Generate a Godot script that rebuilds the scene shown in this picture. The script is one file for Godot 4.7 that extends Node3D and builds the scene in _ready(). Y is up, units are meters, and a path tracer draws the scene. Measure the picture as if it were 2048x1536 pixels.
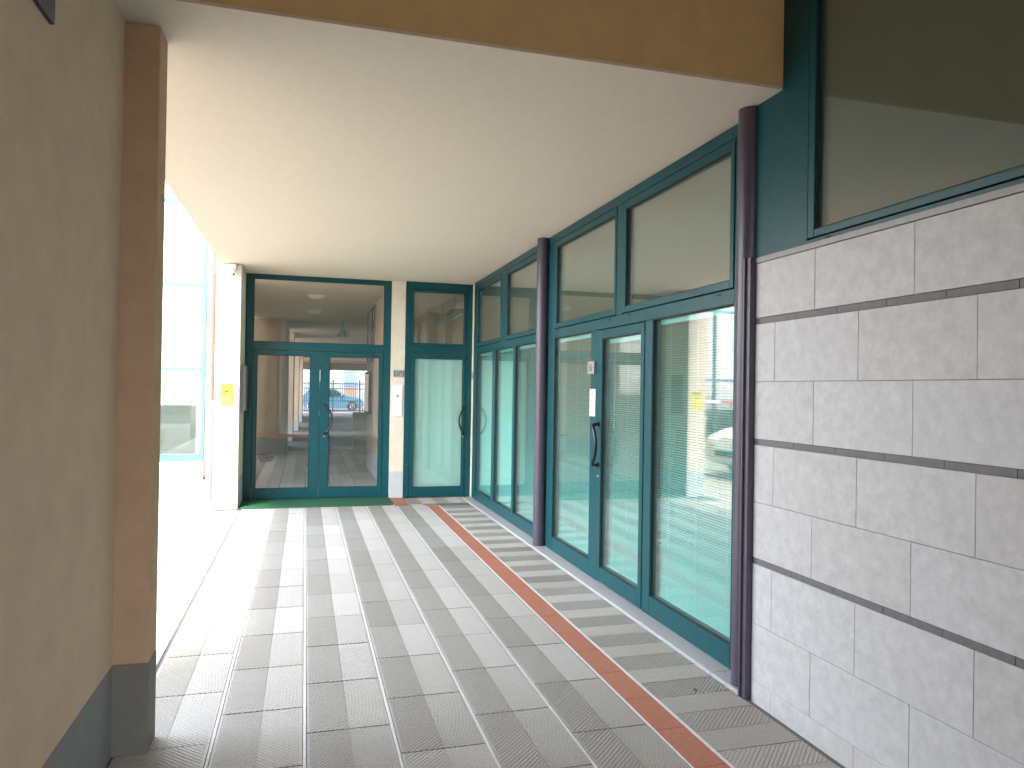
extends Node3D
# A covered passage: ribbed slab paving, glazed shop fronts on the right, two doors at the end, a courtyard to the left.

var M := {}
var used := {}
var boxes := {}
var single_glazed := false
var rng := RandomNumberGenerator.new()

# ---------------------------------------------------------------- helpers: names and tags
func numbered(parent: Node, called: String) -> String:
	var k := str(parent.get_instance_id()) + called
	var n: int = used.get(k, 0)
	used[k] = n + 1
	return called if n == 0 else "%s_%03d" % [called, n]

func put(parent: Node, called: String, mesh: Mesh, m: Material, at := Vector3.ZERO, turn := Vector3.ZERO) -> MeshInstance3D:
	var o := MeshInstance3D.new()
	o.mesh = mesh
	if m:
		o.material_override = m
	o.name = numbered(parent, called)
	parent.add_child(o)
	o.position = at
	o.rotation = turn
	return o

func group(parent: Node, called: String, at := Vector3.ZERO, turn := 0.0) -> Node3D:
	var o := Node3D.new()
	o.name = numbered(parent, called)
	parent.add_child(o)
	o.position = at
	o.rotation.y = turn
	return o

func tag(o: Node, label: String, category: String, set_name := "") -> Node:
	o.set_meta("label", label)
	o.set_meta("category", category)
	if set_name:
		o.set_meta("group", set_name)
	return o

func thing(called: String, label: String, category: String, at := Vector3.ZERO, turn := 0.0, set_name := "") -> Node3D:
	var o := group(self, called, at, turn)
	tag(o, label, category, set_name)
	return o

func structure(called: String, at := Vector3.ZERO) -> Node3D:
	var o := group(self, called, at)
	o.set_meta("kind", "structure")
	return o

# ---------------------------------------------------------------- helpers: shapes
func poly(st: SurfaceTool, pts: Array, n: Vector3) -> void:
	var a: Vector3 = pts[0]
	for i in range(1, pts.size() - 1):
		var b: Vector3 = pts[i]
		var c: Vector3 = pts[i + 1]
		var flip: bool = (b - a).cross(c - a).dot(n) > 0.0
		for v in ([a, c, b] if flip else [a, b, c]):
			st.set_normal(n)
			st.set_uv(Vector2(v.x, v.z))
			st.add_vertex(v)

func face(st: SurfaceTool, pts: Array, inside: Vector3) -> void:
	var n: Vector3 = ((pts[1] - pts[0]) as Vector3).cross(pts[2] - pts[0]).normalized()
	if n.dot((pts[0] as Vector3) - inside) < 0.0:
		n = -n
	poly(st, pts, n)

func start() -> SurfaceTool:
	var st := SurfaceTool.new()
	st.begin(Mesh.PRIMITIVE_TRIANGLES)
	return st

func add_box(st: SurfaceTool, size: Vector3, b: float, t := Transform3D.IDENTITY) -> void:
	var h := size / 2.0
	b = minf(b, minf(h.x, minf(h.y, h.z)) * 0.8)
	var corner := func(s: Vector3, axis: int) -> Vector3:
		var v := Vector3(s.x * (h.x - b), s.y * (h.y - b), s.z * (h.z - b))
		v[axis] = s[axis] * h[axis]
		return t * v
	var mid := t.origin
	for axis in 3:
		var u := (axis + 1) % 3
		var w := (axis + 2) % 3
		for s in [-1.0, 1.0]:
			var q := []
			for k in [[-1.0, -1.0], [1.0, -1.0], [1.0, 1.0], [-1.0, 1.0]]:
				var sv := Vector3.ZERO
				sv[axis] = s
				sv[u] = k[0]
				sv[w] = k[1]
				q.append(corner.call(sv, axis))
			face(st, q, mid)
		if b > 0.0:
			for s1 in [-1.0, 1.0]:
				for s2 in [-1.0, 1.0]:
					var lo := Vector3.ZERO
					lo[u] = s1
					lo[w] = s2
					var hi := lo
					lo[axis] = -1.0
					hi[axis] = 1.0
					face(st, [corner.call(lo, u), corner.call(hi, u), corner.call(hi, w), corner.call(lo, w)], mid)
	if b > 0.0:
		for sx in [-1.0, 1.0]:
			for sy in [-1.0, 1.0]:
				for sz in [-1.0, 1.0]:
					var s := Vector3(sx, sy, sz)
					face(st, [corner.call(s, 0), corner.call(s, 1), corner.call(s, 2)], mid)

func box_mesh(size: Vector3, b: float) -> Mesh:
	var k := "%.4f %.4f %.4f %.4f" % [size.x, size.y, size.z, b]
	if not boxes.has(k):
		var st := start()
		add_box(st, size, b)
		boxes[k] = st.commit()
	return boxes[k]

# a box given by its two opposite corners in the parent's axes
func block(parent: Node, called: String, m: Material, lo: Vector3, hi: Vector3, b := 0.0) -> MeshInstance3D:
	return put(parent, called, box_mesh((hi - lo).abs(), b), m, (lo + hi) / 2.0)

func add_tube(st: SurfaceTool, path: Array, radius: float, sides := 12, caps := true) -> void:
	var rings := []
	var up := Vector3(0.13, 0.31, 0.94).normalized()
	for i in path.size():
		var d: Vector3 = (path[mini(i + 1, path.size() - 1)] - path[maxi(i - 1, 0)]).normalized()
		var a := d.cross(up).normalized()
		if d.cross(up).length() < 0.1:
			a = d.cross(Vector3.RIGHT).normalized()
		var b := d.cross(a).normalized()
		up = b.cross(d).normalized() if false else up
		var ring := []
		for k in sides:
			var an := TAU * k / sides
			ring.append([path[i] + (a * cos(an) + b * sin(an)) * radius, a * cos(an) + b * sin(an)])
		rings.append(ring)
	for i in path.size() - 1:
		for k in sides:
			var k2 := (k + 1) % sides
			var q := [rings[i][k], rings[i][k2], rings[i + 1][k2], rings[i + 1][k]]
			for t in [[0, 1, 2], [0, 2, 3]]:
				var p0: Vector3 = q[t[0]][0]
				var p1: Vector3 = q[t[1]][0]
				var p2: Vector3 = q[t[2]][0]
				var order: Array = t if (p1 - p0).cross(p2 - p0).dot(q[t[0]][1]) < 0.0 else [t[0], t[2], t[1]]
				for j in order:
					st.set_normal(q[j][1])
					st.set_uv(Vector2.ZERO)
					st.add_vertex(q[j][0])
	if caps:
		for e in [0, path.size() - 1]:
			var pts := []
			for k in sides:
				pts.append(rings[e][k][0])
			var n: Vector3 = (path[e] - path[1 if e == 0 else path.size() - 2]).normalized()
			poly(st, pts, n)

func tube(path: Array, radius: float, sides := 12) -> Mesh:
	var st := start()
	add_tube(st, path, radius, sides)
	return st.commit()

# profile of (radius, height) turned round the y axis
func lathe(profile: Array, sides := 24) -> Mesh:
	var st := start()
	for i in profile.size() - 1:
		var p: Vector2 = profile[i]
		var q: Vector2 = profile[i + 1]
		var d := q - p
		if d.length() < 1e-6:
			continue
		var nr := Vector2(d.y, -d.x).normalized()
		for k in sides:
			var a0 := TAU * k / sides
			var a1 := TAU * (k + 1) / sides
			var pts := [[p, a0], [p, a1], [q, a1], [q, a0]]
			for t in [[0, 1, 2], [0, 2, 3]]:
				var vs := []
				for j in t:
					var e: Vector2 = pts[j][0]
					var an: float = pts[j][1]
					vs.append([Vector3(e.x * cos(an), e.y, e.x * sin(an)), Vector3(nr.x * cos(an), nr.y, nr.x * sin(an))])
				var flip: bool = ((vs[1][0] - vs[0][0]) as Vector3).cross(vs[2][0] - vs[0][0]).dot(vs[0][1]) > 0.0
				for j in ([0, 2, 1] if flip else [0, 1, 2]):
					st.set_normal(vs[j][1])
					st.set_uv(Vector2.ZERO)
					st.add_vertex(vs[j][0])
	return st.commit()

# ---------------------------------------------------------------- materials
func noise_tex(seed_: int, freq: float, octaves: int, lo: float, hi: float, size := 512, gain := 0.5) -> NoiseTexture2D:
	var n := FastNoiseLite.new()
	n.seed = seed_
	n.noise_type = FastNoiseLite.TYPE_SIMPLEX_SMOOTH
	n.frequency = freq
	n.fractal_octaves = octaves
	n.fractal_gain = gain
	var t := NoiseTexture2D.new()
	t.width = size
	t.height = size
	t.seamless = true
	t.noise = n
	var g := Gradient.new()
	g.set_color(0, Color(lo, lo, lo))
	g.set_color(1, Color(hi, hi, hi))
	t.color_ramp = g
	return t

func lin(r: float, g: float, b: float, a := 1.0) -> Color:
	var c := Color(r, g, b).linear_to_srgb()
	c.a = a
	return c

func mat(called: String, c: Color, rough: float, tex: Texture2D = null, per_metre := 1.0, bump_cm := 0.0) -> StandardMaterial3D:
	var m := StandardMaterial3D.new()
	m.resource_name = called
	m.albedo_color = c
	m.roughness = rough
	if tex:
		m.albedo_texture = tex
		m.uv1_triplanar = true
		m.uv1_world_triplanar = true
		m.uv1_scale = Vector3.ONE * per_metre
		if bump_cm != 0.0:
			m.heightmap_enabled = true
			m.heightmap_texture = tex
			m.heightmap_scale = bump_cm
	M[called] = m
	return m

func make_materials() -> void:
	var plaster_tex := noise_tex(3, 0.008, 7, 0.93, 1.0, 1024, 0.62)
	var soft_tex := noise_tex(5, 0.02, 6, 0.965, 1.0, 1024, 0.7)
	var stone_tex := noise_tex(9, 0.012, 7, 0.86, 1.0, 1024, 0.72)
	var grit_tex := noise_tex(12, 0.11, 4, 0.36, 1.0, 1024, 0.8)
	var clay_tex := noise_tex(15, 0.015, 7, 0.84, 1.0, 1024, 0.6)
	var paint_tex := noise_tex(21, 0.015, 5, 0.88, 1.0, 512, 0.6)
	mat("wall_cream", lin(0.68, 0.53, 0.375), 0.9, plaster_tex, 0.55, 0.12)
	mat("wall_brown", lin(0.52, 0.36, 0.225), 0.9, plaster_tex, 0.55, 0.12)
	mat("low_bounce_grey", lin(0.30, 0.30, 0.29), 0.9, grit_tex, 1.5, 0.1)  # outer yard paving, darkened so it bounces less light onto the ceiling
	mat("ochre", lin(0.70, 0.48, 0.23), 0.9, plaster_tex, 0.55, 0.12)
	mat("soffit", lin(0.69, 0.60, 0.485), 0.9, soft_tex, 0.5)
	mat("pier_cream", lin(0.74, 0.65, 0.52), 0.9, plaster_tex, 0.55, 0.2)
	mat("plinth", lin(0.205, 0.195, 0.17), 0.85, plaster_tex, 0.8, 0.25)
	mat("plinth_wall", lin(0.26, 0.275, 0.27), 0.85, plaster_tex, 0.8, 0.15)
	mat("plinth_light", lin(0.52, 0.53, 0.54), 0.85, plaster_tex, 0.8, 0.2)
	var grain_tex := noise_tex(33, 0.12, 4, 0.0, 1.0, 1024, 0.7)
	for n in ["wall_cream", "wall_brown", "ochre", "pier_cream", "plinth", "plinth_wall"]:
		M[n].heightmap_enabled = true
		M[n].heightmap_texture = grain_tex
		M[n].heightmap_scale = 0.22
	for k in 4:
		var f: float = [1.0, 0.965, 1.025, 0.985][k]
		var v: float = [1.0, 0.91, 1.08, 0.96][k]
		var w: float = [0.0, 0.005, -0.004, 0.008][k]
		var m := mat("stone%d" % k, lin(0.565 * f + w, 0.56 * f, 0.56 * f - w), 0.55, stone_tex, 0.9, 0.02)
		m.uv1_offset = Vector3(0.37 * k, 0.61 * k, 0.23 * k)
		mat("slab%d" % k, lin(0.77 * v + w, 0.705 * v, 0.625 * v - w), 0.55, grit_tex, 1.5, 0.12).uv1_offset = Vector3(0.31 * k, 0.0, 0.53 * k)
		mat("clay%d" % k, lin(0.42 * f, 0.150 * f, 0.083 * f), 0.6, clay_tex, 2.0, 0.03).uv1_offset = Vector3(0.2 * k, 0.3 * k, 0.4 * k)
	mat("stone_dark", lin(0.155, 0.145, 0.15), 0.6, stone_tex, 1.5, 0.05)
	mat("backing", lin(0.42, 0.42, 0.41), 0.9)
	mat("mortar", lin(0.30, 0.29, 0.28), 0.95, grit_tex, 3.0, 0.1)
	mat("joint_pale", lin(0.56, 0.535, 0.50), 0.8, paint_tex, 3.0)
	mat("grout_white", lin(0.66, 0.64, 0.62), 0.9, paint_tex, 3.0)
	mat("sill", lin(0.40, 0.405, 0.40), 0.5, stone_tex, 2.0, 0.03)
	mat("teal", lin(0.005, 0.074, 0.086), 0.34, paint_tex, 1.5).metallic_specular = 0.38
	mat("gasket", lin(0.008, 0.009, 0.010), 0.7)
	mat("steel", lin(0.075, 0.062, 0.092), 0.36, paint_tex, 1.2)
	mat("zinc", lin(0.27, 0.265, 0.26), 0.5, stone_tex, 2.0).metallic = 0.3
	mat("black", lin(0.008, 0.006, 0.007), 0.22)
	mat("chrome", lin(0.75, 0.75, 0.76), 0.2).metallic = 1.0
	mat("mint", lin(0.24, 0.86, 0.77), 0.45)
	mat("mint_door", lin(0.42, 0.72, 0.62), 0.75)
	mat("mint_cord", lin(0.55, 0.85, 0.80), 0.7)
	mat("white", lin(0.78, 0.78, 0.77), 0.4)
	mat("plate_white", lin(0.75, 0.74, 0.76), 0.5)
	mat("plate_grey", lin(0.33, 0.31, 0.30), 0.5, paint_tex, 3.0)
	mat("ink", lin(0.03, 0.03, 0.035), 0.6)
	mat("yellow", lin(0.80, 0.66, 0.03), 0.5)
	mat("green_mat", lin(0.02, 0.22, 0.09), 0.95, grit_tex, 4.0, 0.6)
	mat("copper", lin(0.26, 0.16, 0.145), 0.5, paint_tex, 2.0)
	mat("iron_grey", lin(0.24, 0.245, 0.265), 0.55, paint_tex, 2.0)
	mat("navy", lin(0.02, 0.03, 0.08), 0.4)
	mat("terracotta", lin(0.36, 0.07, 0.045), 0.6, clay_tex, 3.0)
	mat("soil", lin(0.05, 0.035, 0.025), 1.0, grit_tex, 4.0, 0.5)
	mat("leaf", lin(0.05, 0.11, 0.03), 0.6)
	mat("red_tape", lin(0.75, 0.05, 0.03), 0.5)
	mat("faded_red", lin(0.42, 0.12, 0.10), 0.6)
	mat("room_wall", lin(0.55, 0.50, 0.40), 0.9, plaster_tex, 0.5)
	mat("glass_tone_wall", lin(0.12, 0.19, 0.11), 0.9, plaster_tex, 0.5)  # dark green puts the dim tint of the high window into the walls
	mat("tan_wall", lin(0.58, 0.42, 0.24), 0.9, plaster_tex, 0.5)
	mat("room_floor", lin(0.30, 0.29, 0.27), 0.4, stone_tex, 1.0)
	mat("wood", lin(0.22, 0.12, 0.06), 0.5, clay_tex, 2.0)
	mat("desk", lin(0.50, 0.42, 0.30), 0.4, clay_tex, 1.0)
	mat("curtain", lin(0.80, 0.80, 0.78), 0.9)
	mat("ground", lin(0.20, 0.19, 0.18), 0.95, grit_tex, 1.0, 0.3)
	mat("road", lin(0.06, 0.06, 0.062), 0.9, grit_tex, 1.2, 0.3)
	mat("render_white", lin(0.72, 0.71, 0.68), 0.9, plaster_tex, 0.5, 0.2)
	mat("street_shade", lin(0.22, 0.24, 0.27), 0.9, plaster_tex, 0.5, 0.1)  # white house wall greyed, street shade put into its colour
	mat("dark_render", lin(0.13, 0.11, 0.09), 0.9, plaster_tex, 0.5, 0.1)  # kept dark so the end doors mirror little brightness
	mat("teal_hazed", lin(0.085, 0.17, 0.19), 0.5)  # frame teal lightened, glare and haze over the bay painted in
	mat("blue_grey", lin(0.10, 0.14, 0.22), 0.6)
	mat("roof_tile", lin(0.30, 0.12, 0.07), 0.85, clay_tex, 0.8)
	mat("car_blue_shaded", lin(0.02, 0.13, 0.20), 0.25).clearcoat_enabled = true  # light blue darkened, street shade put into the paint
	mat("car_white", lin(0.50, 0.51, 0.51), 0.25).clearcoat_enabled = true
	mat("tyre", lin(0.015, 0.015, 0.015), 0.9)
	mat("car_glass", lin(0.02, 0.03, 0.035), 0.05)
	mat("lamp_red", lin(0.5, 0.02, 0.02), 0.2)
	mat("lamp_glass", lin(0.8, 0.8, 0.8), 0.1)
	var g := mat("glass", lin(0.30, 0.42, 0.36, 0.05), 0.0)
	g.transparency = BaseMaterial3D.TRANSPARENCY_ALPHA

# ---------------------------------------------------------------- the light and the camera
func make_light_and_camera() -> void:
	var cam := Camera3D.new()
	cam.name = "camera"
	var yaw := deg_to_rad(15.7515)
	var pitch := deg_to_rad(0.4343)
	var roll := deg_to_rad(0.9154)
	var fw := Vector3(sin(yaw) * cos(pitch), sin(pitch), -cos(yaw) * cos(pitch))
	var rt := Vector3(cos(yaw), 0.0, sin(yaw))
	var up := rt.cross(fw)
	var r2 := rt * cos(roll) + up * sin(roll)
	var u2 := up * cos(roll) - rt * sin(roll)
	add_child(cam)
	cam.transform = Transform3D(Basis(r2, u2, -fw), Vector3(0.0, 1.55, 0.0))
	cam.fov = rad_to_deg(2.0 * atan(768.0 / 1465.2))
	cam.near = 0.05
	cam.far = 600.0
	cam.current = true
	var env := Environment.new()
	env.background_mode = Environment.BG_SKY
	var sm := ProceduralSkyMaterial.new()
	sm.sky_top_color = Color(0.76, 0.81, 0.88)
	sm.sky_horizon_color = Color(0.94, 0.93, 0.92)
	sm.sky_curve = 0.18
	sm.ground_horizon_color = Color(0.62, 0.60, 0.56)
	sm.ground_bottom_color = Color(0.40, 0.38, 0.35)
	sm.sky_energy_multiplier = 1.0
	sm.sun_angle_max = 1.0
	var sky := Sky.new()
	sky.sky_material = sm
	env.sky = sky
	env.tonemap_mode = Environment.TONE_MAPPER_LINEAR
	env.tonemap_exposure = 17.5
	env.sdfgi_enabled = true
	env.ssao_enabled = true
	env.ssil_enabled = true
	var we := WorldEnvironment.new()
	we.name = "world"
	we.environment = env
	add_child(we)
	var sun := DirectionalLight3D.new()
	sun.name = "sun"
	sun.light_energy = 0.32
	sun.light_color = Color(1.0, 0.95, 0.87)
	sun.light_angular_distance = 12.0
	sun.shadow_enabled = true
	add_child(sun)
	var d := Vector3(0.15, -1.0, -0.28).normalized()
	sun.transform = Transform3D(Basis.looking_at(d, Vector3.UP), Vector3(-4, 12, 8))

# ---------------------------------------------------------------- paving
func slab_mesh(w: float, l: float) -> Mesh:
	var st := start()
	var pitch := 0.0175
	var deep := 0.0024
	var lip := 0.011
	var hw := w / 2.0
	var hl := l / 2.0
	for side in [-1, 1]:
		var x0: float = -hw + lip if side < 0 else 0.0015
		var x1: float = -0.0015 if side < 0 else hw - lip
		var rect := PackedVector2Array([Vector2(x0, -hl), Vector2(x1, -hl), Vector2(x1, hl), Vector2(x0, hl)])
		# the ribs of the left half run away to the right, those of the right half towards the viewer
		var along := Vector2(1, -1).normalized() if side < 0 else Vector2(1, 1).normalized()
		var across := Vector2(-along.y, along.x)
		var reach := (w + l)
		var n := int(reach / pitch)
		var prof := [[0.0, 0.0], [0.66, 0.0], [0.73, -deep], [0.93, -deep], [1.0, 0.0]]
		for i in range(-n, n):
			for k in 4:
				var ua: float = (i + prof[k][0]) * pitch
				var ub: float = (i + prof[k + 1][0]) * pitch
				var a := along * reach
				var strip := PackedVector2Array([across * ua - a, across * ub - a, across * ub + a, across * ua + a])
				for cut in Geometry2D.intersect_polygons(rect, strip):
					var pts := []
					for v in cut:
						var u: float = v.dot(across)
						var f := clampf((u - ua) / (ub - ua), 0.0, 1.0)
						pts.append(Vector3(v.x, lerpf(prof[k][1], prof[k + 1][1], f), v.y))
					if pts.size() < 3:
						continue
					var slope: float = (prof[k + 1][1] - prof[k][1]) / (ub - ua)
					var nn := Vector3(-across.x * slope, 1.0, -across.y * slope).normalized()
					poly(st, pts, nn)
	# smooth edge strips, the line between the halves, and the body
	for e in [[-hw, -hw + lip], [hw - lip, hw]]:
		poly(st, [Vector3(e[0], 0, -hl), Vector3(e[1], 0, -hl), Vector3(e[1], 0, hl), Vector3(e[0], 0, hl)], Vector3.UP)
	poly(st, [Vector3(-0.0015, -deep, -hl), Vector3(0.0015, -deep, -hl), Vector3(0.0015, -deep, hl), Vector3(-0.0015, -deep, hl)], Vector3.UP)
	for s in [-1.0, 1.0]:
		poly(st, [Vector3(s * hw, 0, -hl), Vector3(s * hw, 0, hl), Vector3(s * hw, -0.03, hl), Vector3(s * hw, -0.03, -hl)], Vector3(s, 0, 0))
		poly(st, [Vector3(-hw, -0.0025, s * hl), Vector3(hw, -0.0025, s * hl), Vector3(hw, -0.03, s * hl), Vector3(-hw, -0.03, s * hl)], Vector3(0, 0, s))
	return st.commit()

func make_paving() -> void:
	var ground := structure("ground")
	block(ground, "earth", M.ground, Vector3(-250, -0.30, -300), Vector3(250, -0.045, 250))
	var pave := structure("pavement")
	block(pave, "mortar_bed", M.mortar, Vector3(-0.75, -0.040, -10.42), Vector3(2.32, -0.0065, 5.2))
	var W := 0.386
	var L := 0.563
	var main := slab_mesh(W - 0.019, L - 0.009)
	for k in 6:
		var x := -0.748 + W * k + W / 2.0
		var phase := -3.405 if k % 2 == 0 else -3.687
		for r in range(-4, 12):
			var z := phase - L * r - L / 2.0
			if z - L / 2.0 < -9.80 or z > -1.3:
				if z - L / 2.0 < -9.80 and z + L / 2.0 > -9.60:
					var cut := -9.80
					var len := (z + L / 2.0 - 0.003) - cut
					if len > 0.08:
						put(pave, "slab", slab_mesh(W - 0.019, len), M["slab%d" % rng.randi_range(0, 3)], Vector3(x, 0, cut + len / 2.0))
				continue
			put(pave, "slab", main, M["slab%d" % rng.randi_range(0, 3)], Vector3(x, rng.randf_range(-0.0012, 0.0), z), Vector3(rng.randf_range(-0.002, 0.002), 0, rng.randf_range(-0.002, 0.002)))
	# pale joint strips between the columns of slabs
	for k in range(1, 6):
		var xj := -0.748 + W * k
		for r in 5:
			block(pave, "joint_strip", M.joint_pale, Vector3(xj - 0.0065, -0.03, -9.79 + 1.7 * r), Vector3(xj + 0.0065, -0.0004, -9.79 + 1.7 * r + 1.697), 0.001)
	# terracotta line with its white joints
	block(pave, "grout_line", M.grout_white, Vector3(1.5655, -0.03, -9.62), Vector3(1.5735, -0.001, 5.2))
	block(pave, "grout_line", M.grout_white, Vector3(1.724, -0.03, -9.62), Vector3(1.742, -0.001, 5.2))
	for i in range(-3, 19):
		var za := -3.404 - 0.345 * i
		var zb := maxf(za - 0.342, -9.78)
		if za - zb > 0.05 and za < -1.0:
			block(pave, "terracotta_tile", M["clay%d" % rng.randi_range(0, 3)], Vector3(1.5745, -0.02, zb), Vector3(1.723, rng.randf_range(-0.0006, 0.0004), za), 0.0012)
	# cross piece of the terracotta line and the block in front of the wall strip
	for i in 2:
		block(pave, "terracotta_tile", M["clay%d" % (i + 1)], Vector3(1.30 + 0.135 * i, -0.02, -9.775), Vector3(1.30 + 0.135 * (i + 1) - 0.003, -0.0005, -9.655), 0.0012)
	block(pave, "terracotta_tile", M.clay2, Vector3(1.165, -0.02, -10.02), Vector3(1.345, 0.0, -9.655), 0.0012)
	block(pave, "terracotta_tile", M.clay0, Vector3(1.165, -0.02, -10.37), Vector3(1.345, 0.0, -10.023), 0.0012)
	# slabs turned sideways along the shop front
	var turned := slab_mesh(0.375 - 0.008, 0.424)
	for i in range(-4, 18):
		var z := -3.187 - 0.375 * i - 0.1875
		if z < -9.70 or z > -1.6:
			continue
		put(pave, "slab", turned, M["slab%d" % rng.randi_range(0, 3)], Vector3(1.9555, rng.randf_range(-0.001, 0.0), z), Vector3(0, PI / 2, 0))
	# slabs before the single door
	var door_slab := slab_mesh(0.383, 0.50)
	for i in 2:
		put(pave, "slab", door_slab, M["slab%d" % (i + 1)], Vector3(1.352 + 0.386 * i + 0.193, 0, -10.065))
	block(pave, "plain_slab", M.slab0, Vector3(2.126, -0.02, -10.31), Vector3(2.30, -0.001, -9.80), 0.002)
	# white joint and stone sill along the shop front
	block(pave, "grout_line", M.grout_white, Vector3(2.170, -0.03, -10.2), Vector3(2.178, 0.0, -3.30))
	for a in [[-10.19, -8.6], [-8.597, -7.0], [-6.997, -5.3], [-5.297, -3.59], [-3.587, -3.31]]:
		block(pave, "sill_stone", M.sill, Vector3(2.179, -0.02, a[0]), Vector3(2.40, 0.011, a[1]), 0.002)
	# courtyard paving
	var yard := structure("courtyard_pavement")
	block(yard, "mortar_bed", M.mortar, Vector3(-16.9, -0.040, -13.0), Vector3(-0.752, -0.0068, 5.0))
	for k in 6:
		var x := -0.752 - W * k - W / 2.0
		var phase := -3.687 if k % 2 == 0 else -3.405
		for r in range(0, 17):
			var z := phase - L * r - L / 2.0
			if z - L / 2.0 < -13.0 or (k == 0 and z - L / 2.0 < -9.73):
				continue
			put(yard, "slab", main, M["slab%d" % rng.randi_range(0, 3)], Vector3(x, rng.randf_range(-0.0012, 0.0), z))
	block(yard, "plain_paving", M.low_bounce_grey, Vector3(-16.9, -0.03, -13.0), Vector3(-0.752 - W * 6, -0.002, 5.0))
	# the passage behind the glazed doors
	var inner := structure("passage_floor")
	block(inner, "mortar_bed", M.mortar, Vector3(-1.3, -0.040, -46.0), Vector3(4.4, -0.0068, -10.5))
	for k in 5:
		var x := -0.748 + W * k + W / 2.0
		for r in range(0, 14):
			var z := -10.52 - L * r - L / 2.0 - (0.28 if k % 2 == 0 else 0.0)
			put(inner, "slab", main, M["slab%d" % rng.randi_range(0, 3)], Vector3(x, 0, z))
	block(inner, "plain_paving", M.road, Vector3(-1.2, -0.02, -44.0), Vector3(4.3, -0.001, -18.75))

# ---------------------------------------------------------------- joinery, in axes where x runs along the wall and +z points at the viewer
func bar(parent: Node, called: String, x0: float, x1: float, y0: float, y1: float, z0 := -0.07, z1 := 0.0) -> MeshInstance3D:
	return block(parent, called, M.teal, Vector3(x0, y0, z0), Vector3(x1, y1, z1), 0.0025)

func pane(parent: Node, x0: float, x1: float, y0: float, y1: float, zc := -0.035) -> MeshInstance3D:
	var st := start()
	var size := Vector3(x1 - x0 + 0.016, y1 - y0 + 0.016, 0.004)
	for s in ([0.0] if single_glazed else [-1.0, 1.0]):
		add_box(st, size, 0.0, Transform3D(Basis.IDENTITY, Vector3((x0 + x1) / 2, (y0 + y1) / 2, zc + s * 0.008)))
	return put(parent, "pane", st.commit(), M.glass)

func gasket(parent: Node, x0: float, x1: float, y0: float, y1: float, z: float) -> void:
	var st := start()
	for b in [[x0, x1, y0, y0 + 0.006], [x0, x1, y1 - 0.006, y1], [x0, x0 + 0.006, y0 + 0.006, y1 - 0.006], [x1 - 0.006, x1, y0 + 0.006, y1 - 0.006]]:
		add_box(st, Vector3(b[1] - b[0], b[3] - b[2], 0.012), 0.0, Transform3D(Basis.IDENTITY, Vector3((b[0] + b[1]) / 2, (b[2] + b[3]) / 2, z)))
	put(parent, "gasket", st.commit(), M.gasket)

# an opening sash or door leaf: four members proud of the frame, a dark joint round it, a pane
func sash(parent: Node, called: String, x0: float, x1: float, y0: float, y1: float, left: float, right: float, low: float, high: float) -> Node3D:
	var s := group(parent, called, Vector3((x0 + x1) / 2, y0, 0))
	var w := (x1 - x0) / 2
	var h := y1 - y0
	bar(s, "stile", -w, -w + left, 0, h, -0.062, 0.004)
	bar(s, "stile", w - right, w, 0, h, -0.062, 0.004)
	bar(s, "rail", -w + left, w - right, 0, low, -0.062, 0.0035)
	bar(s, "rail", -w + left, w - right, h - high, h, -0.062, 0.0035)
	gasket(s, -w + left, w - right, low, h - high, -0.013)
	pane(s, -w + left, w - right, low, h - high, -0.03)
	return s

func fixed_pane(parent: Node, x0: float, x1: float, y0: float, y1: float) -> void:
	gasket(parent, x0, x1, y0, y1, -0.016)
	pane(parent, x0, x1, y0, y1)

func bow_handle(parent: Node, at: Vector3, bulge: float, half := 0.19) -> void:
	var h := group(parent, "pull_handle", at)
	var st := start()
	var path := []
	path.append(Vector3(0, -half, 0.0))
	path.append(Vector3(0, -half, 0.03))
	for i in 17:
		var t := -1.0 + 2.0 * i / 16.0
		path.append(Vector3(bulge * (1.0 - t * t), half * t, 0.058 if absf(t) < 0.95 else 0.05))
	path.append(Vector3(0, half, 0.03))
	path.append(Vector3(0, half, 0.0))
	add_tube(st, path, 0.0135, 12)
	put(h, "grip", st.commit(), M.black)
	for s in [-1.0, 1.0]:
		put(h, "rosette", lathe([Vector2(0.0, 0.008), Vector2(0.02, 0.008), Vector2(0.022, 0.0), Vector2(0.0, 0.0)], 16), M.black, Vector3(0, s * half, 0.0), Vector3(PI / 2, 0, 0))

func lock(parent: Node, at: Vector3) -> void:
	put(parent, "lock_cylinder", lathe([Vector2(0.0, 0.012), Vector2(0.010, 0.012), Vector2(0.013, 0.0), Vector2(0.0, 0.0)], 14), M.chrome, at, Vector3(PI / 2, 0, 0))

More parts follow.
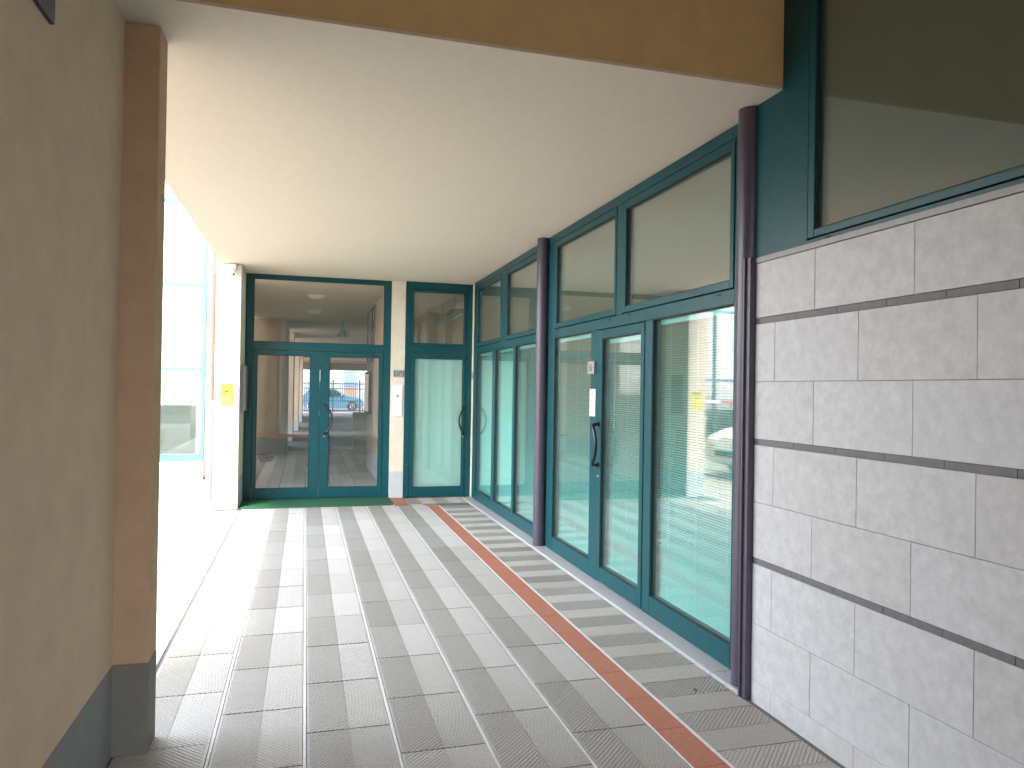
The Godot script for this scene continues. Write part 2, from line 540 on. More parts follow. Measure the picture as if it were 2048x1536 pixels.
# a venetian blind hanging behind a pane
func venetian(x0: float, x1: float, y0: float, y1: float, label: String, base: Vector3, turn: float, tilt: float) -> void:
	var v := thing("venetian_blind", label, "blind", base + Vector3(0, y0, 0).rotated(Vector3.UP, turn) + Vector3((x0 + x1) / 2, 0, -0.075).rotated(Vector3.UP, turn), turn, "venetian blinds behind the shop front")
	var w := (x1 - x0) / 2 - 0.006
	var h := y1 - y0
	block(v, "head_rail", M.mint, Vector3(-w, h - 0.038, -0.012), Vector3(w, h - 0.003, 0.016), 0.002)
	block(v, "bottom_rail", M.mint, Vector3(-w, 0.004, -0.008), Vector3(w, 0.016, 0.01), 0.002)
	var st := start()
	var pitch := 0.0165
	var n := int((h - 0.06) / pitch)
	for i in n:
		add_box(st, Vector3(2.0 * w, 0.0009, 0.0188), 0.0, Transform3D(Basis(Vector3.RIGHT, tilt), Vector3(0, 0.026 + pitch * i, 0)))
	var s := put(v, "slats", st.commit(), M.mint)
	s.set_meta("kind", "stuff")
	for f in ([-0.72, 0.0, 0.72] if w > 0.3 else [-0.6, 0.6]):
		for d in [-0.007, 0.007]:
			put(v, "ladder_cord", tube([Vector3(f * w + d, 0.01, 0.0095), Vector3(f * w + d, h - 0.03, 0.0095)], 0.0011, 5), M.mint_cord)

func make_shop_front() -> void:
	# near bay: sidelight, door and wide pane under two opening lights
	var zc := -5.16
	var a := thing("shop_front", "teal metal shop front with a door and bow handle beside the near purple column", "shop front", Vector3(2.30, 0, zc), -PI / 2, "glazed shop fronts")
	var o := -zc
	bar(a, "top_rail", -6.86 + o, -3.42 + o, 2.985, 3.058)
	bar(a, "jamb", -6.86 + o, -6.68 + o, 0.0115, 2.985)
	bar(a, "jamb", -3.605 + o, -3.42 + o, 0.0115, 2.985)
	bar(a, "transom_bar", -6.68 + o, -3.605 + o, 2.05, 2.135)
	bar(a, "mullion", -5.225 + o, -5.115 + o, 2.135, 2.985)
	bar(a, "mullion", -5.73 + o, -5.565 + o, 0.0115, 2.05)
	bar(a, "mullion", -4.715 + o, -4.60 + o, 0.0115, 2.05)
	bar(a, "bottom_rail", -6.68 + o, -5.73 + o, 0.0115, 0.142)
	bar(a, "bottom_rail", -4.60 + o, -3.605 + o, 0.0115, 0.142)
	sash(a, "opening_light", -6.672 + o, -5.232 + o, 2.142, 2.978, 0.045, 0.035, 0.045, 0.055)
	sash(a, "opening_light", -5.108 + o, -3.612 + o, 2.142, 2.978, 0.05, 0.04, 0.045, 0.055)
	fixed_pane(a, -6.68 + o, -5.73 + o, 0.142, 2.05)
	fixed_pane(a, -4.60 + o, -3.605 + o, 0.142, 2.05)
	var d := sash(a, "door", -5.558 + o, -4.722 + o, 0.02, 2.042, 0.075, 0.055, 0.115, 0.07)
	bow_handle(d, Vector3(-0.383, 1.095, 0.0045), 0.075, 0.165)
	lock(d, Vector3(-0.385, 0.84, 0.0045))
	for z in [-6.56, -5.35, -4.98, -3.77]:
		block(a, "drain_cap", M.gasket, Vector3(z - 0.022 + o, 2.112, 0.0), Vector3(z + 0.022 + o, 2.122, 0.004), 0.001)
	# far bay: three tall panes under two lights
	zc = -8.65
	o = -zc
	var b := thing("shop_front", "teal metal shop front of three tall panes between the corner and far column", "shop front", Vector3(2.30, 0, zc), -PI / 2, "glazed shop fronts")
	bar(b, "top_rail", -10.19 + o, -7.02 + o, 2.985, 3.058)
	bar(b, "jamb", -10.19 + o, -10.02 + o, 0.0115, 2.985)
	bar(b, "jamb", -7.13 + o, -7.02 + o, 0.0115, 2.985)
	bar(b, "transom_bar", -10.02 + o, -7.13 + o, 2.05, 2.135)
	bar(b, "mullion", -8.69 + o, -8.47 + o, 2.135, 2.985)
	bar(b, "mullion", -9.09 + o, -8.96 + o, 0.142, 2.05)
	bar(b, "mullion", -8.13 + o, -8.05 + o, 0.142, 2.05)
	bar(b, "bottom_rail", -10.02 + o, -7.13 + o, 0.0115, 0.142)
	sash(b, "opening_light", -10.012 + o, -8.697 + o, 2.142, 2.978, 0.05, 0.04, 0.045, 0.055)
	sash(b, "opening_light", -8.463 + o, -7.137 + o, 2.142, 2.978, 0.05, 0.04, 0.045, 0.055)
	fixed_pane(b, -10.02 + o, -9.09 + o, 0.142, 2.05)
	fixed_pane(b, -8.96 + o, -8.13 + o, 0.142, 2.05)
	fixed_pane(b, -8.05 + o, -7.13 + o, 0.142, 2.05)
	block(b, "drain_cap", M.gasket, Vector3(-7.182 + o, 2.108, 0.0), Vector3(-7.138 + o, 2.118, 0.004), 0.001)
	# blinds
	var F := Vector3(2.30, 0, 0)
	venetian(-6.68, -5.73, 0.142, 2.05, "mint slatted blind in the sidelight between the far column and door handle", F, -PI / 2, 0.22)
	venetian(-5.483, -4.777, 0.135, 1.972, "mint slatted blind inside the door with the bow handle", F, -PI / 2, 0.22)
	venetian(-4.60, -3.605, 0.142, 2.05, "mint slatted blind in the wide pane beside the near purple column", F, -PI / 2, 0.27)
	venetian(-8.05, -7.13, 0.142, 2.05, "mint slatted blind in the tall pane beside the far column", F, -PI / 2, 0.22)
	venetian(-8.96, -8.13, 0.142, 2.05, "mint slatted blind in the middle one of three tall panes", F, -PI / 2, 0.75)
	venetian(-10.02, -9.09, 0.142, 2.05, "mint slatted blind in the tall pane next to the corner", F, -PI / 2, 0.75)
	# plates on the mullion left of the door
	var p := thing("number_plate", "small pale number plate above the notice left of the handle", "sign", Vector3(2.30, 1.69, -5.675), -PI / 2)
	block(p, "plate", M.plate_grey, Vector3(-0.075, 0.0, 0.001), Vector3(0.065, 0.105, 0.022), 0.002)
	lettering(p, "5ii", Vector3(-0.01, 0.05, 0.0225), 0.075)
	var n := thing("opening_hours_notice", "white narrow notice on the mullion left of the bow handle", "notice", Vector3(2.30, 1.34, -5.675), -PI / 2)
	block(n, "sheet", M.plate_white, Vector3(-0.06, 0.0, 0.001), Vector3(0.062, 0.225, 0.004), 0.0005)
	for q in [[-0.035, 0.175, 0.10], [-0.035, 0.125, 0.045], [-0.02, 0.075, 0.05], [-0.04, 0.03, 0.03]]:
		block(n, "printed_line", M.ink, Vector3(q[0], q[1], 0.004), Vector3(q[0] + q[2] * 0.6, q[1] + 0.007, 0.0044))

func lettering(parent: Node, text: String, at: Vector3, height: float) -> void:
	var t := TextMesh.new()
	t.text = text
	var f := SystemFont.new()
	f.font_names = PackedStringArray(["Droid Sans"])
	t.font = f
	t.font_size = 32
	t.pixel_size = height / 32.0
	t.depth = 0.0012
	put(parent, "lettering", t, M.ink, at)

func make_columns() -> void:
	for c in [[2.258, -3.405, "round purple-grey steel column where the stone wall begins"], [2.262, -6.94, "round purple-grey steel column between the two shop fronts"]]:
		var t := thing("steel_column", c[2], "column", Vector3(c[0], 0, c[1]), 0.0, "steel columns of the shop front")
		put(t, "shaft", lathe([Vector2(0.063, 0.004), Vector2(0.063, 3.058)], 40), M.steel)
		put(t, "base_collar", lathe([Vector2(0.063, 0.012), Vector2(0.068, 0.010), Vector2(0.069, 0.0), Vector2(0.0, 0.0)], 40), M.steel)

func make_stone_wall() -> void:
	var w := thing("stone_wall", "grey stone clad wall with dark bands under the high window", "wall", Vector3(2.20, 0, -1.0), -PI / 2)
	# local x = world z + 1, local z = 2.20 - world x
	var z0 := -3.25
	var z1 := 3.0
	var o := 1.0
	block(w, "backing", M.backing, Vector3(z0 + o, 0.0, -0.30), Vector3(z1 + o, 2.20, -0.0165))
	var rows := [[1.933, 2.208, 1], [1.610, 1.900, 0], [1.322, 1.6084, 1], [1.003, 1.290, 0], [0.722, 1.0014, 1], [0.392, 0.690, 0], [0.105, 0.3904, 1], [-0.02, 0.1034, 0]]
	for r in rows:
		var z: float = -2.803 - 0.56 if r[2] == 1 else -3.09 - 0.56
		while z < z1:
			var a := maxf(z, z0)
			var b := minf(z + 0.5584, z1)
			if b - a > 0.02:
				var proud := rng.randf_range(-0.0007, 0.0004)
				block(w, "stone_tile", M["stone%d" % rng.randi_range(0, 3)], Vector3(a + o, r[0], -0.018), Vector3(b + o, r[1], proud), 0.0012)
			z += 0.56
	for y in [1.9015, 1.2915, 0.6915]:
		var z := -2.94 - 0.28 * 2
		while z < z1:
			var a := maxf(z, z0)
			var b := minf(z + 0.2785, z1)
			if b - a > 0.02:
				block(w, "band_tile", M.stone_dark, Vector3(a + o, y, -0.018), Vector3(b + o, y + 0.0295, -0.0015), 0.001)
			z += 0.28
	block(w, "coping", M.zinc, Vector3(z0 + o, 2.2095, -0.30), Vector3(z1 + o, 2.238, 0.006), 0.002)
	var post := thing("corner_profile", "dark flat metal post covering the end of the stone wall", "post", Vector3(2.19, 0, -3.275))
	block(post, "flange", M.steel, Vector3(-0.022, 0.002, -0.026), Vector3(0.10, 2.245, 0.022), 0.002)
	block(post, "edge", M.steel, Vector3(-0.034, 0.002, -0.026), Vector3(-0.0225, 2.245, -0.012), 0.002)
	# high window over the wall, and the teal panel next to the column
	var hw := thing("high_window", "large teal framed window above the stone wall", "window", Vector3(2.25, 2.24, -1.0), -PI / 2)
	bar(hw, "side_panel", -3.345 + o, -2.945 + o, 0.0, 1.76, -0.06, -0.006)
	bar(hw, "bottom_rail", -2.945 + o, 1.0 + o, 0.0, 0.032)
	bar(hw, "jamb", -2.942 + o, -2.925 + o, 0.032, 1.76)
	bar(hw, "jamb", 0.9 + o, 1.0 + o, 0.032, 1.76)
	bar(hw, "top_rail", -2.925 + o, 0.9 + o, 1.68, 1.76)
	sash(hw, "opening_light", -2.92 + o, 0.895 + o, 0.036, 1.676, 0.045, 0.05, 0.035, 0.05)
	block(hw, "drain_cap", M.gasket, Vector3(-2.80 + o, 0.012, 0.0), Vector3(-2.77 + o, 0.022, 0.004), 0.001)

func make_end_wall() -> void:
	# double door
	single_glazed = true
	var d := thing("double_door", "teal double glass door with a wide light above, behind the green mat", "door", Vector3(0.185, 0, -10.44), 0.0)
	var o := -0.185
	bar(d, "threshold", -0.78 + o, 1.15 + o, 0.0, 0.014, -0.12, 0.0)
	bar(d, "jamb", -0.785 + o, -0.685 + o, 0.014, 3.055)
	bar(d, "jamb", 1.055 + o, 1.155 + o, 0.014, 3.055)
	bar(d, "top_rail", -0.685 + o, 1.055 + o, 2.995, 3.055)
	bar(d, "transom_bar", -0.685 + o, 1.055 + o, 2.035, 2.145)
	fixed_pane(d, -0.685 + o, 1.055 + o, 2.145, 2.995)
	sash(d, "door_leaf", -0.68 + o, 0.190 + o, 0.018, 2.028, 0.05, 0.13, 0.14, 0.06)
	var r := sash(d, "door_leaf", 0.196 + o, 1.05 + o, 0.018, 2.028, 0.125, 0.05, 0.14, 0.06)
	bow_handle(r, Vector3(-0.352, 1.08, 0.0045), 0.095, 0.19)
	lock(r, Vector3(-0.36, 0.845, 0.0045))
	single_glazed = false
	# wall strip between the doors
	var s := thing("wall_strip", "narrow cream wall strip between the two end doors", "wall", Vector3(1.25, 0, -10.40))
	block(s, "face", M.pier_cream, Vector3(-0.094, 0.372, -0.14), Vector3(0.098, 3.058, 0.02))
	block(s, "plinth", M.plinth_light, Vector3(-0.094, 0.0, -0.14), Vector3(0.098, 0.372, 0.022))
	var np := thing("number_plate", "grey house number plate above the intercom", "sign", Vector3(1.265, 1.70, -10.38))
	block(np, "plate", M.plate_grey, Vector3(-0.075, 0.0, 0.001), Vector3(0.075, 0.10, 0.012), 0.002)
	lettering(np, "5ii°", Vector3(-0.012, 0.048, 0.0125), 0.085)
	block(np, "end_bar", M.ink, Vector3(0.062, 0.012, 0.012), Vector3(0.070, 0.088, 0.0132))
	var ic := thing("intercom", "white intercom panel on the wall strip between the doors", "intercom", Vector3(1.255, 1.15, -10.38))
	block(ic, "lower_panel", M.plate_white, Vector3(-0.064, 0.0, 0.001), Vector3(0.064, 0.215, 0.018), 0.003)
	block(ic, "upper_panel", M.white, Vector3(-0.066, 0.22, 0.001), Vector3(0.066, 0.44, 0.026), 0.004)
	put(ic, "camera_lens", lathe([Vector2(0.0, 0.006), Vector2(0.014, 0.006), Vector2(0.02, 0.0), Vector2(0.0, 0.0)], 20), M.plate_grey, Vector3(-0.004, 0.285, 0.026), Vector3(PI / 2, 0, 0))
	for i in 8:
		block(ic, "call_button", M.white, Vector3(-0.05 if i % 2 == 0 else 0.006, 0.03 + 0.045 * (i / 2), 0.018), Vector3(-0.006 if i % 2 == 0 else 0.05, 0.058 + 0.045 * (i / 2), 0.022), 0.001)
	# single door
	var g := thing("single_door", "teal single door with a mint panel and a light above, in the corner", "door", Vector3(1.83, 0, -10.37))
	o = -1.83
	bar(g, "jamb", 1.352 + o, 1.425 + o, 0.0, 3.058)
	bar(g, "jamb", 2.232 + o, 2.315 + o, 0.0, 3.058)
	bar(g, "top_rail", 1.425 + o, 2.232 + o, 2.955, 3.058)
	bar(g, "transom_bar", 1.425 + o, 2.232 + o, 2.045, 2.145)
	sash(g, "opening_light", 1.431 + o, 2.226 + o, 2.150, 2.950, 0.03, 0.03, 0.035, 0.03)
	var l := sash(g, "door_leaf", 1.431 + o, 2.226 + o, 0.012, 2.038, 0.05, 0.04, 0.13, 0.065)
	bow_handle(l, Vector3(0.375, 1.08, 0.0045), -0.075, 0.19)
	lock(l, Vector3(0.37, 0.85, 0.0045))
	# vertical blind behind the lower pane
	var vb := thing("panel_blind", "mint panel blind hanging behind the single door's tall pane", "blind", Vector3(1.835, 0.13, -10.45))
	block(vb, "track", M.mint_door, Vector3(-0.35, 1.82, -0.02), Vector3(0.35, 1.86, 0.012), 0.002)
	for i in 3:
		var za := 0.0 if i != 1 else -0.006
		block(vb, "panel", M.mint_door, Vector3(-0.356 + 0.236 * i, 0.0, za - 0.003), Vector3(-0.356 + 0.236 * i + 0.240, 1.82, za), 0.0005)
	var jw := thing("corner_wall", "narrow cream wall edge in the corner beside the single door", "wall", Vector3(2.36, 0, -10.3))
	block(jw, "face", M.pier_cream, Vector3(-0.044, 0.0, -0.20), Vector3(0.06, 3.058, 0.108))
	var bell := thing("door_bell", "small grey plate on the corner wall right of the single door", "door bell", Vector3(2.316, 1.69, -10.26), -PI / 2)
	block(bell, "plate", M.plate_grey, Vector3(-0.055, 0.0, 0.0), Vector3(0.055, 0.10, 0.014), 0.002)
	# pier left of the double door, and what hangs on it
	var p := thing("corner_pier", "sunlit cream pier left of the double door, with a yellow notice", "pier", Vector3(-0.96, 0, -10.1))
	block(p, "shaft", M.pier_cream, Vector3(-0.125, 0.372, -0.45), Vector3(0.17, 3.058, 0.37), 0.004)
	block(p, "plinth", M.plinth_light, Vector3(-0.127, 0.0, -0.452), Vector3(0.172, 0.372, 0.372), 0.004)
	var y := thing("yellow_notice", "yellow video surveillance notice on the sunlit pier", "notice", Vector3(-0.935, 1.295, -9.73))
	block(y, "sheet", M.yellow, Vector3(-0.075, 0.0, 0.0005), Vector3(0.075, 0.27, 0.003), 0.0005)
	for q in [[-0.072, 0.250, 0.072, 0.259], [-0.072, 0.214, 0.072, 0.223], [-0.072, 0.223, -0.064, 0.250], [0.064, 0.223, 0.072, 0.250]]:
		block(y, "heading_frame", M.ink, Vector3(q[0], q[1], 0.003), Vector3(q[2], q[3], 0.0034))
	block(y, "heading", M.ink, Vector3(-0.052, 0.231, 0.003), Vector3(0.052, 0.242, 0.0034))
	put(y, "camera_mark", box_mesh(Vector3(0.058, 0.022, 0.0006), 0.0), M.ink, Vector3(-0.008, 0.175, 0.0033), Vector3(0, 0, 0.5))
	block(y, "camera_mark", M.ink, Vector3(-0.035, 0.146, 0.003), Vector3(0.02, 0.149, 0.0034))
	for i in 4:
		block(y, "printed_line", M.plate_grey, Vector3(-0.055, 0.03 + 0.022 * i, 0.003), Vector3(0.055 - 0.01 * (i % 2), 0.036 + 0.022 * i, 0.0034))
	var lb := thing("letter_box_panel", "grey metal intercom box on the pier's side by the double door", "panel", Vector3(-0.79, 1.22, -10.02), PI / 2)
	block(lb, "casing", M.iron_grey, Vector3(-0.14, 0.0, 0.0), Vector3(0.14, 0.59, 0.055), 0.004)
	block(lb, "front", M.zinc, Vector3(-0.12, 0.02, 0.055), Vector3(0.12, 0.57, 0.061), 0.002)
	var sc := thing("security_camera", "small white security camera under the soffit on the sunlit pier", "camera", Vector3(-0.90, 2.92, -9.73))
	block(sc, "junction_box", M.white, Vector3(-0.055, 0.06, 0.0), Vector3(0.05, 0.135, 0.07), 0.006)
	put(sc, "arm", tube([Vector3(0, 0.07, 0.05), Vector3(0, 0.045, 0.075)], 0.012, 10), M.white)
	put(sc, "body", lathe([Vector2(0.0, -0.06), Vector2(0.022, -0.06), Vector2(0.027, -0.05), Vector2(0.027, 0.05), Vector2(0.02, 0.06), Vector2(0.0, 0.06)], 20), M.white, Vector3(0.01, 0.03, 0.10), Vector3(2.25, 0.0, -0.35))
	put(sc, "lens", lathe([Vector2(0.0, 0.012), Vector2(0.012, 0.01), Vector2(0.016, 0.0), Vector2(0.0, 0.0)], 16), M.ink, Vector3(0.026, -0.006, 0.142), Vector3(2.25, 0.0, -0.35))
	var dp := thing("drainpipe", "rain pipe with copper upper part and grey iron foot beside the pier", "pipe", Vector3(-1.205, 0, -10.42))
	put(dp, "upper_pipe", lathe([Vector2(0.036, 1.33), Vector2(0.036, 3.9)], 20), M.copper)
	put(dp, "iron_foot", lathe([Vector2(0.0, 0.0), Vector2(0.047, 0.0), Vector2(0.047, 1.22), Vector2(0.053, 1.23), Vector2(0.053, 1.27), Vector2(0.049, 1.28), Vector2(0.053, 1.30), Vector2(0.053, 1.335), Vector2(0.040, 1.345), Vector2(0.036, 1.345)], 20), M.iron_grey)
	put(dp, "clamp", lathe([Vector2(0.038, 2.20), Vector2(0.041, 2.20), Vector2(0.041, 2.235), Vector2(0.038, 2.235)], 20), M.copper)
	put(dp, "clamp", lathe([Vector2(0.048, 0.45), Vector2(0.051, 0.45), Vector2(0.051, 0.49), Vector2(0.048, 0.49)], 20), M.iron_grey)
	var pb := thing("pebble", "small dark pebble lying on the slabs before the near column", "pebble", Vector3(1.98, 0.0, -3.42))
	put(pb, "stone", lathe([Vector2(0.0, 0.0), Vector2(0.009, 0.001), Vector2(0.011, 0.005), Vector2(0.006, 0.009), Vector2(0.0, 0.0095)], 9), M.stone_dark)
	var gm := thing("door_mat", "green doormat in front of the double door", "mat", Vector3(0.18, 0, -10.06))
	block(gm, "pile", M.green_mat, Vector3(-0.955, 0.001, -0.34), Vector3(0.96, 0.014, 0.34), 0.004)

func make_shell() -> void:
	# soffit over the passage, beam in front of it, higher ceiling over the viewer
	var c := structure("ceiling")
	block(c, "soffit", M.soffit, Vector3(-1.03, 3.06, -10.60), Vector3(7.2, 3.0745, -3.132))
	block(c, "slab", M.soffit, Vector3(-1.03, 3.0747, -10.60), Vector3(7.2, 3.40, -3.44))
	block(c, "porch_soffit", M.soffit, Vector3(-0.9, 4.0, -3.13), Vector3(7.2, 4.3, 4.2))
	block(c, "passage_soffit", M.soffit, Vector3(-1.25, 3.06, -44.0), Vector3(7.2, 3.40, -10.601))
	var bm := thing("beam", "ochre plastered beam across the front of the passage ceiling", "beam", Vector3(0.8, 3.075, -3.28))
	block(bm, "face", M.ochre, Vector3(-1.7, 0.0, -0.155), Vector3(6.4, 0.925, 0.15))
	var ub := thing("upper_building", "cream upper storey resting on the passage ceiling", "building", Vector3(3.0, 3.4, -20))
	block(ub, "wall", M.pier_cream, Vector3(-4.03, 0.001, -24.0), Vector3(5.0, 4.6, 16.86))
	block(ub, "porch_wall", M.pier_cream, Vector3(-3.9, 0.901, 16.861), Vector3(5.0, 4.6, 24.2))
	# wall at the viewer's left, with a pilaster at its end
	var lw := thing("side_wall", "cream plastered wall with grey plinth at the passage entrance", "wall", Vector3(-0.75, 0, -3.5))
	block(lw, "face", M.wall_cream, Vector3(-2.4, 0.38, 0.0), Vector3(0.0, 4.6, 7.7))
	block(lw, "plinth", M.plinth_wall, Vector3(-2.402, 0.0, -0.002), Vector3(0.002, 0.38, 7.702))
	var pl := thing("pilaster", "cream pilaster with grey foot at the end of the entrance wall", "pilaster", Vector3(-0.68, 0, -3.45))
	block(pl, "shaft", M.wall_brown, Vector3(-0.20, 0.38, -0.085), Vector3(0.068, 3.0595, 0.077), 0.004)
	block(pl, "plinth", M.plinth, Vector3(-0.20, 0.0, -0.087), Vector3(0.070, 0.38, 0.079), 0.004)
	var sg := thing("wall_sign", "dark blue plaque high on the entrance wall", "sign", Vector3(-0.75, 2.61, -2.2), PI / 2)
	block(sg, "plate", M.navy, Vector3(-0.26, 0.0, 0.001), Vector3(0.26, 0.35, 0.016), 0.002)
	# end of the porch behind the viewer, with its street opening
	var bw := thing("entrance_wall", "cream wall over the street entrance of the passage", "wall", Vector3(0.8, 0, 4.05))
	block(bw, "head", M.wall_cream, Vector3(-1.55, 3.7, -0.1), Vector3(1.42, 3.999, 0.1))
	var rw := thing("entrance_side_wall", "cream wall following the stone wall towards the street", "wall", Vector3(2.35, 0, 5.5))
	block(rw, "face", M.wall_cream, Vector3(-0.12, 0.0, -2.5), Vector3(0.12, 3.999, -1.3))
	block(rw, "upper", M.wall_cream, Vector3(-0.1, 2.24, -5.5), Vector3(0.12, 4.0, -2.5))
	var oh := thing("added_dark_house", "unseen dark house added across the street to dim the door reflections", "house", Vector3(0, 0, 19))  # unseen, added to hide sky and darken reflections in the end doors
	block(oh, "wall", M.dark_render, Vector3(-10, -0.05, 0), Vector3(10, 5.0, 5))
	block(oh, "roof", M.roof_tile, Vector3(-10.4, 5.0, -0.4), Vector3(10.4, 5.2, 5.4), 0.03)
	var added_lane := structure("added_lane")  # unseen dark ground, added to dim what the end doors mirror
	block(added_lane, "asphalt", M.road, Vector3(-40, -0.2, 5.25), Vector3(40, -0.02, 19.0))
	# rooms behind the shop front
	var rm := thing("office_room", "office interior behind the shop front glass", "room", Vector3(4.6, 0, -8.0))
	block(rm, "floor", M.room_floor, Vector3(-2.2, -0.03, -2.42), Vector3(2.0, 0.004, 4.66))
	block(rm, "floor", M.room_floor, Vector3(-3.24, -0.03, -6.5), Vector3(2.0, 0.004, -2.45))
	block(rm, "back_wall", M.room_wall, Vector3(2.0, 0.0, -2.5), Vector3(2.2, 3.058, 4.8))
	block(rm, "added_partition", M.tan_wall, Vector3(-2.17, 0.0, -2.55), Vector3(2.0, 3.058, -2.45))  # added to keep the back room daylight out of the office
	block(rm, "back_wall", M.tan_wall, Vector3(2.0, 0.0, -6.6), Vector3(2.2, 0.9, -2.51))
	block(rm, "back_wall", M.tan_wall, Vector3(2.0, 2.5, -6.6), Vector3(2.2, 3.058, -2.51))
	block(rm, "back_wall", M.tan_wall, Vector3(2.0, 0.9, -6.6), Vector3(2.2, 2.5, -6.0))
	block(rm, "back_wall", M.tan_wall, Vector3(2.0, 0.9, -3.2), Vector3(2.2, 2.5, -2.51))
	var rw2 := block(rm, "window", M.glass, Vector3(2.08, 0.9, -6.0), Vector3(2.09, 2.5, -3.2))  # invented window, lets daylight into the room behind the single door
	block(rw2, "frame", M.white, Vector3(-0.03, -0.8, -0.03), Vector3(0.03, 0.8, 0.03))
	var ur := thing("upper_room", "room behind the high window, walls painted dark green for its glass tone", "room", Vector3(4.5, 0, 0))
	block(ur, "back_wall", M.glass_tone_wall, Vector3(2.0, 0.0, -3.1), Vector3(2.2, 3.999, 3.2))
	block(ur, "end_wall", M.glass_tone_wall, Vector3(-2.0, 0.0, 3.0), Vector3(2.0, 3.999, 3.2))
	block(ur, "side_wall", M.glass_tone_wall, Vector3(-2.2, 0.0, -3.19), Vector3(2.2, 3.999, -3.12))
	block(rm, "side_wall", M.room_wall, Vector3(-2.26, 0.0, 4.67), Vector3(2.0, 3.058, 4.78))
	block(rm, "far_wall", M.tan_wall, Vector3(-2.6, 0.0, -6.598), Vector3(2.0, 3.058, -6.5))
	block(rm, "far_wall", M.tan_wall, Vector3(-3.24, 2.36, -6.6), Vector3(-2.6, 3.058, -6.5))
	block(rm, "far_wall", M.tan_wall, Vector3(-3.24, 0.0, -6.6), Vector3(-2.6, 1.0, -6.5))
	block(rm, "back_room_floor", M.room_floor, Vector3(-2.1, -0.03, 4.81), Vector3(2.0, 0.0, 11.0))
	var lf := thing("strip_lamp", "unlit grey strip lamp under the room ceiling behind the single door", "lamp", Vector3(2.40, 2.74, -12.7), -0.05)
	block(lf, "housing", M.iron_grey, Vector3(-0.1, 0.03, -1.1), Vector3(0.1, 0.10, 1.1), 0.008)
	put(lf, "tube", tube([Vector3(0.06, 0.018, -1.05), Vector3(0.06, 0.018, 1.05)], 0.013, 10), M.white)
	for z in [-0.8, 0.8]:
		put(lf, "hanger", tube([Vector3(0, 0.1, z), Vector3(0, 0.32, z)], 0.006, 6), M.iron_grey)
	var dk := thing("desk", "wooden desk inside the office behind the sidelight", "desk", Vector3(4.6, 0.004, -7.2))
	block(dk, "top", M.desk, Vector3(-0.4, 0.71, -0.9), Vector3(0.4, 0.74, 0.9), 0.003)
	for sx in [-0.36, 0.36]:
		for sz in [-0.85, 0.85]:
			block(dk, "leg", M.iron_grey, Vector3(sx - 0.02, 0.0, sz - 0.02), Vector3(sx + 0.02, 0.71, sz + 0.02), 0.002)
	office_chair(Vector3(3.7, 0.004, -6.9))

func office_chair(at: Vector3) -> void:
	var c := thing("office_chair", "dark office chair inside behind the sidelight glass", "chair", at, -1.2)
	block(c, "seat", M.ink, Vector3(-0.24, 0.44, -0.24), Vector3(0.24, 0.52, 0.24), 0.03)
	var st := start()
	for i in 5:
		var t := i / 4.0
		add_box(st, Vector3(0.42 - 0.06 * t, 0.13, 0.05), 0.015, Transform3D(Basis(Vector3.RIGHT, -0.1), Vector3(0, 0.62 + 0.115 * i, -0.24 - 0.03 * t)))
	put(c, "backrest", st.commit(), M.ink)
	put(c, "gas_column", lathe([Vector2(0.03, 0.08), Vector2(0.03, 0.45)], 14), M.black)
	for k in 5:
		var d := Vector3(cos(TAU * k / 5), 0, sin(TAU * k / 5))
		put(c, "foot", tube([Vector3(0, 0.09, 0), d * 0.28 + Vector3(0, 0.06, 0)], 0.018, 8), M.black)
		put(c, "castor", lathe([Vector2(0.0, -0.03), Vector2(0.022, -0.022), Vector2(0.03, 0.0), Vector2(0.022, 0.022), Vector2(0.0, 0.03)], 12), M.black, d * 0.28 + Vector3(0, 0.03, 0))

